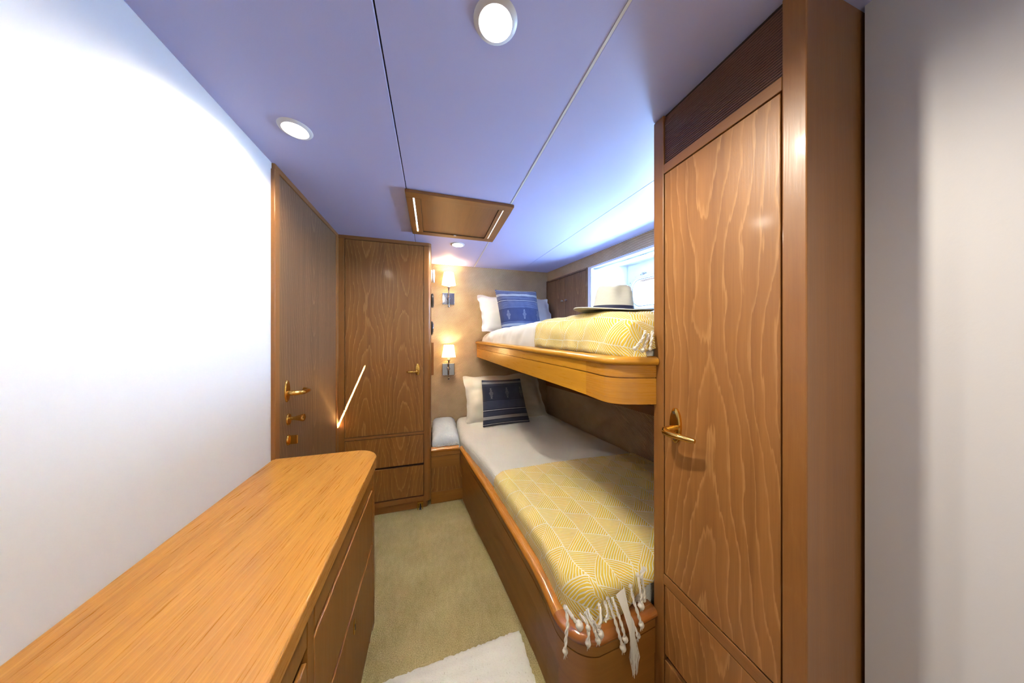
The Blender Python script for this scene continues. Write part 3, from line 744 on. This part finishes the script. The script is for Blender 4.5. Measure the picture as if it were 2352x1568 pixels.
g = G()
for k in range(60):
    f = k/59-.5; jj = random.uniform(-.004, .004); j1 = random.uniform(-1, 1)*.003; j2 = random.uniform(-1, 1)*.006
    tube([(.563+f*.030, .702, .487+f*.012), (.566+f*.020+j1, .682+jj*.5, .455), (.573+f*.014+jj*.6, .664+j1*.8, .405), (.578+f*.020+j1, .660+jj, .360), (.580+f*.026+j2, .659+jj, .325), (.580+f*.010+j2, .657+jj, random.uniform(.268, .315))], [.0012, .0012, .0011, .0011, .0010, .0005], 4, g)
build('loose_tassel', g, M['rope'], TH, smooth=True, label='untwisted loose white tassel')
# upper mattress
def uleft(y): return interp([(.70, .600), (.9, .592), (1.22, .572), (1.5, .548), (1.85, .520), (2.25, .492), (2.5, .478), (2.66, .485)], y)
def utop(x, y): return interp([(.7, 1.352), (.9, 1.372), (1.3, 1.378), (1.9, 1.372), (2.4, 1.352), (2.68, 1.335)], y) + .008*math.sin(PI*max(0, min(1, (x-.45)/.85)))
MU = thing('upper_mattress', 'mattress on the upper bunk under a rumpled white quilt', 'mattress', (.95, 1.7, 1.1))
g = drape(uleft, lright, .735, 2.672, utop, .085, .085, lambda x: .06, .09, 60, 120, .016, 11, 0, hangR=.03)
cloth('quilt', g, M['cotton'], MU, .01)
build('mattress_core', prism([(.53, 2.66), (.60, 1.5), (.65, .84), (1.40, .84), (1.30, 2.0), (1.14, 2.66)], 1.101, 1.27), M['cotton'], MU)
TU = thing('upper_throw', 'yellow and white geometric woven throw across the upper bunk', 'throw', (.9, 1.0, 1.36))
def uleft2(y): return uleft(y) - .006
g = drape(uleft2, lambda y: lright(y)+.01, .727, 1.375, utop, .090, .070, lambda x: .035, .09, 60, 70, .016, 11, .010, (.055, .03), hangR=.02)
cloth('throw_cloth', g, M['throw'], TU, .004)
for k, pth in enumerate([[(.672, .716, 1.300), (.655, .706, 1.280), (.636, .703, 1.262), (.622, .705, 1.246)],
                         [(.684, .714, 1.290), (.668, .706, 1.270), (.656, .702, 1.254), (.650, .703, 1.240)],
                         [(.700, .714, 1.300), (.690, .706, 1.280), (.682, .702, 1.262), (.680, .703, 1.245)]]):
    build('cord', rope(pth, .0042, ((-1, .008), (0.0, .006)), False), M['rope'], TU, smooth=True, sharp=False)
# ------------------------------------------------------------------ pillows
def pillow(BL, BR, TR, TL, th, m, flange=0, pinch=.045, wr=.008, seed=1, n=34, sag=0, edgewave=.010, back=None):
    BL, BR, TR, TL = map(Vector, (BL, BR, TR, TL))
    nrm = (BR-BL).cross(TL-BL).normalized()    # towards the viewer when BL->BR is left to right
    g = G(); H_ = (TL-BL).length; W_ = (BR-BL).length
    fe = flange
    sfun = [(-fe + (1+2*fe)*i/n) for i in range(n+1)]
    def P(s, t_, sg):
        cs, ct = min(max(s, 0), 1), min(max(t_, 0), 1)
        a = 2*cs-1; b = 2*ct-1
        ss = .5 + (s-.5)*(1 - pinch*(1-b*b)); tt = .5 + (t_-.5)*(1 - pinch*(1-a*a))
        p = BL*(1-ss)*(1-tt) + BR*ss*(1-tt) + TR*ss*tt + TL*(1-ss)*tt
        inside = (1-abs(a)**2.6)*(1-abs(b)**2.6)
        h = th*max(0, inside)**.55
        p = p + nrm*h*sg
        k = nz(s*2.2+sg, t_*2.2, 1.6, seed)*wr + nz(s*5, t_*5, 1.7, seed+2)*wr*.45 + abs(nz(s*9, t_*4, 1, seed+4))*wr*.3
        p = p + nrm*k*(1 if fe == 0 and inside > 0 else 1)*(0.3 + min(1, max(0, inside)*3))
        if fe and (s < 0 or s > 1 or t_ < 0 or t_ > 1):
            e = max(-s, s-1, -t_, t_-1)/fe
            p = p + nrm*edgewave*e*math.sin((s if (t_ < 0 or t_ > 1) else t_)*23 + seed) + (TL-BL).normalized()*edgewave*.6*e*math.sin((s+t_)*17+seed)
        p.z -= sag*(1-b)*0
        return p
    vs = []; uvs = []
    for sg in (1, -1):
        for j in range(n+1):
            for i in range(n+1):
                s, t_ = sfun[i], sfun[j]; 
                if sg == -1 and (i in (0, n) or j in (0, n)): vs.append(P(s, t_, 1)); 
                else: vs.append(P(s, t_, sg))
                uvs.append((s, t_))
    W1 = n+1; o = W1*W1
    fs = [(j*W1+i, j*W1+i+1, (j+1)*W1+i+1, (j+1)*W1+i) for j in range(n) for i in range(n)]
    fs += [(o+j*W1+i, o+(j+1)*W1+i, o+(j+1)*W1+i+1, o+j*W1+i+1) for j in range(n) for i in range(n)]
    g.add(vs, fs, lambda k, f: [uvs[i] for i in f])
    return g
def pil(name, label, g, m, cat, group=None):
    o = build(name, g, m, None, smooth=True, fixn=False)
    md = o.modifiers.new('smooth', 'SUBSURF'); md.levels = 1; md.render_levels = 1
    tag(o, label, cat, group); return o
pil('bed_pillow', 'cream linen pillow with a ruffled edge on the lower bunk behind the navy cushion',
    pillow((.335, 2.44, .520), (1.075, 2.47, .515), (1.020, 2.615, .905), (.320, 2.60, .890), .095, M['linen'], .055, .05, .022, 3), M['linen'], 'pillow')
pil('throw_cushion', 'navy embroidered cushion on the lower bunk, diamond motifs in its upper half',
    pillow((.420, 2.285, .508), (.865, 2.315, .508), (.805, 2.420, .898), (.428, 2.400, .902), .068, M['navy'], 0, .035, .008, 5), M['navy'], 'cushion')
pil('bed_pillow', 'white pillow against the far wall on the upper bunk behind the blue cushion',
    pillow((.475, 2.47, 1.355), (1.210, 2.50, 1.350), (1.150, 2.625, 1.690), (.452, 2.605, 1.690), .085, M['cotton'], .045, .05, .014, 8), M['cotton'], 'pillow')
pil('throw_cushion', 'navy embroidered cushion on the upper bunk, light from the port put into its paler colour',
    pillow((.600, 2.33, 1.365), (1.000, 2.36, 1.372), (.985, 2.46, 1.745), (.560, 2.44, 1.738), .068, M['navy_flip_lit'], 0, .030, .008, 6), M['navy_flip_lit'], 'cushion')
# bench cushion
g = drape(lambda y: .000, lambda y: .212, 2.160, 2.672, lambda x, y: .510 + .008*math.sin(PI*(x/.21)), .045, .055, lambda x: .055, .03, 26, 50, .008, 21, 0, hangR=.055)
bc = thing('bench_cushion', 'narrow pale blue cushion on the bench between closet and lower bunk', 'cushion', (.1, 2.4, .40))
cloth('cushion_cover', g, M['blue_cotton'], bc, .006)
build('cushion_core', box(.02, .195, 2.19, 2.66, .385, .46), M['blue_cotton'], bc)
g = G()
for k in range(16):
    xx = .008 + .0127*k; c0 = Vector((xx, 2.156 + .004*nz(k, 1, 1.3), .437 + random.uniform(0, .012)))
    d1 = Vector((random.uniform(-.012, .012), -.004, random.uniform(-.004, .016)))
    tube([c0 - d1, c0 + Vector((0, -.004, .002)), c0 + d1], [.002, .003, .0015], 5, g)
build('tied_edge', g, M['cotton'], bc, smooth=True)
# ------------------------------------------------------------------ hat
HT = thing('sun_hat', 'white straw hat with navy band on the upper bunk before the port', 'hat', (.75, .975, 1.39))
hc = Vector((.755, .985, 1.402)); tilt = Matrix.Rotation(math.radians(5), 3, Vector((.958, -.287, 0))) @ Matrix.Rotation(math.radians(-3.0), 3, Vector((.287, -.958, 0))) @ Matrix.Rotation(math.radians(-2), 3, Vector((1, .3, 0)))
def hatg(fn, nr, na=48):
    g = G(); vs = []
    for i in range(nr+1):
        for k in range(na): vs.append(hc + tilt @ fn(i/nr, 2*PI*k/na))
    fs = [(i*na+k, i*na+(k+1) % na, (i+1)*na+(k+1) % na, (i+1)*na+k) for i in range(nr) for k in range(na)]
    g.add(vs, fs); return g
ra, rb = .086, .074   # crown radii along / across the line of the camera
EXv = Vector((.958, -.287, 0)); EYv = Vector((.287, .958, 0))
def crown(f, a):
    # f 0 bottom, ~.7 shoulder, 1 centre of top
    if f < .72:
        u_ = f/.72; k = 1 - .16*u_ - .10*u_**5; z = .108*(u_ - .06*u_**6)
    else:
        u_ = (f-.72)/.28; k = .74*(1-u_)**.8; z = .1015 + .008*math.sin(min(1, u_*2)*PI/2) + .004*math.sin(u_*PI) - .016*u_**1.2
    x = ra*k*math.cos(a); y = rb*k*math.sin(a)
    if f < .72 and f > .55: z -= 0
    # rounded shoulder
    z -= 0
    # front pinch dent, seen at the right of the crown
    dx = (x/ra) - .18; dd_ = math.exp(-((dx/.30)**2))*math.exp(-((z-.072)/.038)**2)
    if y < 0: y += .020*dd_
    # crease across top
    z -= .010*math.exp(-((x+.022)/.020)**2)*(1 if f > .6 else max(0, (f-.4)*5))
    return EXv*x + EYv*y + Vector((0, 0, z))
build('crown', hatg(crown, 26), M['straw'], HT, smooth=True)
def brim(f, a):
    r0x, r0y, r1 = ra-.002, rb-.002, .170
    x = (r0x + (r1-r0x)*f)*math.cos(a); y = (r0y + (r1*.93-r0y)*f)*math.sin(a)
    z = .004*math.cos(2*a)*f - .006*f + .006*max(0, f-.8)*5*(abs(math.cos(a)))
    return EXv*x + EYv*y + Vector((0, 0, z))
o = build('brim', hatg(brim, 10), M['straw'], HT, smooth=True)
md = o.modifiers.new('thickness', 'SOLIDIFY'); md.thickness = .004; md.offset = 0
def bandf(f, a):
    z = .002 + .014*f; u_ = z/.108; k = 1 - .16*u_ - .10*u_**5
    return EXv*(ra*k+.0015)*math.cos(a) + EYv*(rb*k+.0015)*math.sin(a) + Vector((0, 0, z))
build('hat_band', hatg(bandf, 2), plain('navy_ribbon', (.010, .016, .055), .6), HT, smooth=True, label='dark navy ribbon band')
# ------------------------------------------------------------------ sconces
def sconce(z, label):
    o = thing('wall_sconce', label, 'wall lamp', (.150, 2.68, z), 'chrome wall sconces on the woven wall')
    x = .150
    bp = build('back_plate', box(x-.058, x+.058, 2.664, 2.679, z-.058, z+.058), M['chrome'], o, bevel=.003)
    g = tube([(x, 2.665, z+.005), (x, 2.60, z+.005)], .0075, 14); tube([(x, 2.664, z+.005), (x, 2.655, z+.005)], [.016, .012], 16, g)
    build('arm', g, M['chrome'], o, smooth=True)
    g = lathe([(.0001, -.094), (.006, -.093), (.009, -.088), (.009, -.074), (.005, -.070), (.005, -.004), (.008, 0), (.008, .012), (.005, .016), (.005, .070), (.009, .073), (.009, .080), (.006, .083), (.012, .090), (.016, .094), (.016, .098)], (x, 2.60, z), 'z', 20)
    build('stem', g, M['chrome'], o, smooth=False)
    build('candle_sleeve', lathe([(.013, .098), (.013, .134)], (x, 2.60, z), 'z', 20), M['white'], o, smooth=False)
    build('bulb', lathe([(.006, .134), (.013, .152), (.015, .170), (.011, .188), (.0001, .198)], (x, 2.60, z), 'z', 16), M['bulb'], o, smooth=True)
    sh = lathe([(.066, .121), (.0455, .240)], (x, 2.60, z), 'z', 40); sh.f = sh.f[:-2]; sh.uv = sh.uv[:-2]
    so_ = build('lamp_shade', sh, M['shade'], o, smooth=True)
    for ra_, za_ in ((.0668, .1205), (.0463, .2375)):
        g = lathe([(ra_, za_), (ra_, za_+.003)], (x, 2.60, z), 'z', 40); g.f = g.f[:-2]; g.uv = g.uv[:-2]
        build('shade_trim', g, M['linen'], so_)
    l = bpy.data.lights.new('sconce_lamp', 'POINT'); l.energy = 2.8; l.color = (1, .62, .30); l.shadow_soft_size = .012
    q = bpy.data.objects.new('sconce_lamp', l); COLL.objects.link(q); q.location = (0, -.08, .215); q.parent = o
sconce(1.668, 'upper chrome wall sconce with lit cream shade, near the ceiling')
sconce(.981, 'lower chrome wall sconce with lit cream shade, above the bench cushion')
# ================================================================== DRESSER (left foreground)
D = thing('dresser', 'teak dresser with a worn rounded top, left foreground', 'dresser', (-.43, .6, 0))
DX = -.238
body = [(-.631, -.20), (DX-.042, -.20), (DX-.042, 1.262)] + arc(DX-.047, 1.262, .035, 0, 90, 6) + [(-.631, 1.300)]
g = prism([(x, y) for x, y in body], .060, .742); build('carcass', g, M['bunkwood'], D)
build('plinth', prism([(x - (.0 if x > -.6 else 0), y - (.02 if y > 1 else 0)) for x, y in body], 0, .062), M['bunkwood'], D, grain=(0, 1, 0))
tp = [(-.631, -.22), (-.226, -.22), (-.226, 1.235)] + arc(-.326, 1.235, .100, 0, 90, 12) + [(-.631, 1.337)]
o = build('dresser_top', prism(tp, .738, .782), M['top'], D, grain=(.10, 1, 0), bevel=.019, seg=6, off=(.13, .3))
for p in o.data.polygons: p.use_smooth = False
def front(y0, y1, z0, z1, name='drawer', lab=None):
    return build(name, box(DX-.012, DX, y0, y1, z0, z1), M['bunkwood'], D, grain=(0, 0, 1), bevel=.003, label=lab)
# face frame stiles and rails flush with the drawer fronts
for y0, y1 in ((-.19, -.14), (.626, .655), (1.232, 1.262)): build('face_stile', box(DX-.042, DX, y0, y1, .06, .738), M['bunkwood'], D, bevel=.001)
pp = prism([(DX-.042, 1.262), (DX, 1.262)] + arc(DX-.036, 1.262, .036, 0, 90, 6) + [(DX-.036, 1.29)], .06, .738); build('corner_post', pp, M['bunkwood'], D)
for a, b in ((.657, 1.230), (-.138, .624)):
    build('face_rail', box(DX-.042, DX-.001, a-.002, b+.002, .7195, .738), M['bunkwood'], D, grain=(0, 1, 0))
    front(a, b, .664, .7155)
    dr = front(a, b, .436, .648 if a > 0 else .636)
    d3 = front(a, b, .075, .420)
g = G(); build('recess_shadow', box(DX-.0425, DX-.0410, -.138, 1.230, .061, .737), M['gap'], D)
kp = G(); n = 20; vs = []
for (r, xx) in ((1, DX), (1, DX+.002), (.8, DX+.003)):
    for k in range(n): a = 2*PI*k/n; vs.append((xx, .955+math.cos(a)*.010*r, .362+math.sin(a)*.024*r))
kp.add(vs, [(i*n+k, i*n+(k+1) % n, (i+1)*n+(k+1) % n, (i+1)*n+k) for i in range(2) for k in range(n)] + [tuple(range(n)), tuple(range(2*n, 3*n))])
build('keyhole_plate', kp, M['brass'], D, smooth=False)
build('keyhole', box(DX+.0025, DX+.0038, .9535, .9565, .352, .370), M['black'], D)
# ================================================================== WARDROBE (right foreground)
R = thing('wardrobe', 'tall teak wardrobe with louvred vent, brass lever and drawers, right foreground', 'wardrobe', (.9, .5, 0))
WX = .715; A0, A1 = .384, .680
build('corner_stile', box(WX, WX+.03, .684, .724, 0, CZ-.001), M['teak_solid'], R, bevel=.0025)
build('end_panel', box(WX+.03, 1.38, .700, .722, 0, CZ-.001), M['teak_solid'], R)
build('near_stile', box(WX, WX+.03, .340, .380, 0, CZ-.001), M['teak_solid'], R, bevel=.0025)
build('end_panel', box(WX+.03, 1.38, .342, .362, 0, CZ-.001), M['teak_solid'], R)
build('carcass_back', box(WX+.014, WX+.02, .362, .70, 0, CZ-.001), M['gap'], R)
build('frame_rail', box(WX, WX+.014, .380, .684, 1.8085, 1.838), M['teak_solid'], R, grain=(0, 1, 0), bevel=.0015)
build('frame_rail', box(WX, WX+.014, .380, .684, .487, .520), M['teak_solid'], R, grain=(0, 1, 0), bevel=.0015)
build('wardrobe_toe', box(WX+.004, WX+.014, .380, .684, 0, .045), M['teak_solid'], R, grain=(0, 1, 0))
dd = build('wardrobe_door', box(WX+.001, WX+.014, A0-.001, A1, .5235, 1.805), M['teak'], R, bevel=.0015, off=(-.012, -.13))
build('drawer', box(WX+.001, WX+.014, A0-.001, A1, .266, .4845), M['teak'], R, bevel=.002, off=(.02, .7))
build('drawer', box(WX+.001, WX+.014, A0-.001, A1, .050, .248), M['teak'], R, bevel=.002, off=(.02, -.4))
gr = build('vent_grille', box(WX+.008, WX+.014, .380, .684, 1.838, CZ-.001), M['gap'], R)
sl = None
for k in range(24):
    z = 1.8412 + k*.0064
    if sl is None:
        sl = build('slat', tube([(WX+.007, .381, z), (WX+.007, .6835, z)], .0021, 6), M['grille'], gr)
    else:
        c = sl.copy(); c.location = (sl.location[0], sl.location[1], sl.location[2] + k*.0064); COLL.objects.link(c)
hp = G(); n = 28; vs = []
for (r, xx) in ((1, WX+.001), (1, WX-.006), (.86, WX-.009)):
    for k in range(n): a = 2*PI*k/n; vs.append((xx, .637+math.cos(a)*.0185*r, 1.013+math.sin(a)*.053*r))
hp.add(vs, [(i*n+k, i*n+(k+1) % n, (i+1)*n+(k+1) % n, (i+1)*n+k) for i in range(2) for k in range(n)] + [tuple(range(n)), tuple(range(2*n, 3*n))])
tube([(WX-.006, .640, 1.001), (WX-.040, .640, 1.000), (WX-.047, .633, .999), (WX-.048, .615, .998), (WX-.045, .590, .999), (WX-.040, .560, 1.000), (WX-.036, .548, 1.000)], [.012, .011, .0105, .0095, .0085, .0078, .006], 12, hp)
build('door_handle', hp, M['brass'], dd, smooth=True)
for zz in (1.052, .974): build('plate_screw', lathe([(.0045, 0), (.0045, -.0015)], (WX-.0088, .637, zz), 'x', 12), M['screw'], dd)
# ------------------------------------------------------------------ rug
g = G(); nx, ny = 60, 90; vs = []
cor = [Vector((-.178, 1.087)), Vector((.366, 1.111)), Vector((.376, .10)), Vector((-.19, .08))]
for j in range(ny+1):
    for i in range(nx+1):
        s, t_ = i/nx, j/ny
        p = cor[0]*(1-s)*(1-t_) + cor[1]*s*(1-t_) + cor[2]*s*t_ + cor[3]*(1-s)*t_
        e = min(s, 1-s, t_, 1-t_); z = .012*min(1, (e*25))**.5 + .0012*math.sin(t_*ny*PI)*0
        if e == 0: p = p + Vector((random.uniform(-.003, .003), random.uniform(-.003, .003)))
        vs.append((p.x, p.y, .0005 + z + random.uniform(0, .0012)))
g.add(vs, [(j*(nx+1)+i, (j+1)*(nx+1)+i, (j+1)*(nx+1)+i+1, j*(nx+1)+i+1) for j in range(ny) for i in range(nx)])
tag(build('rug', g, M['rug'], smooth=True), 'white woven cotton rug lying on the beige carpet', 'rug')
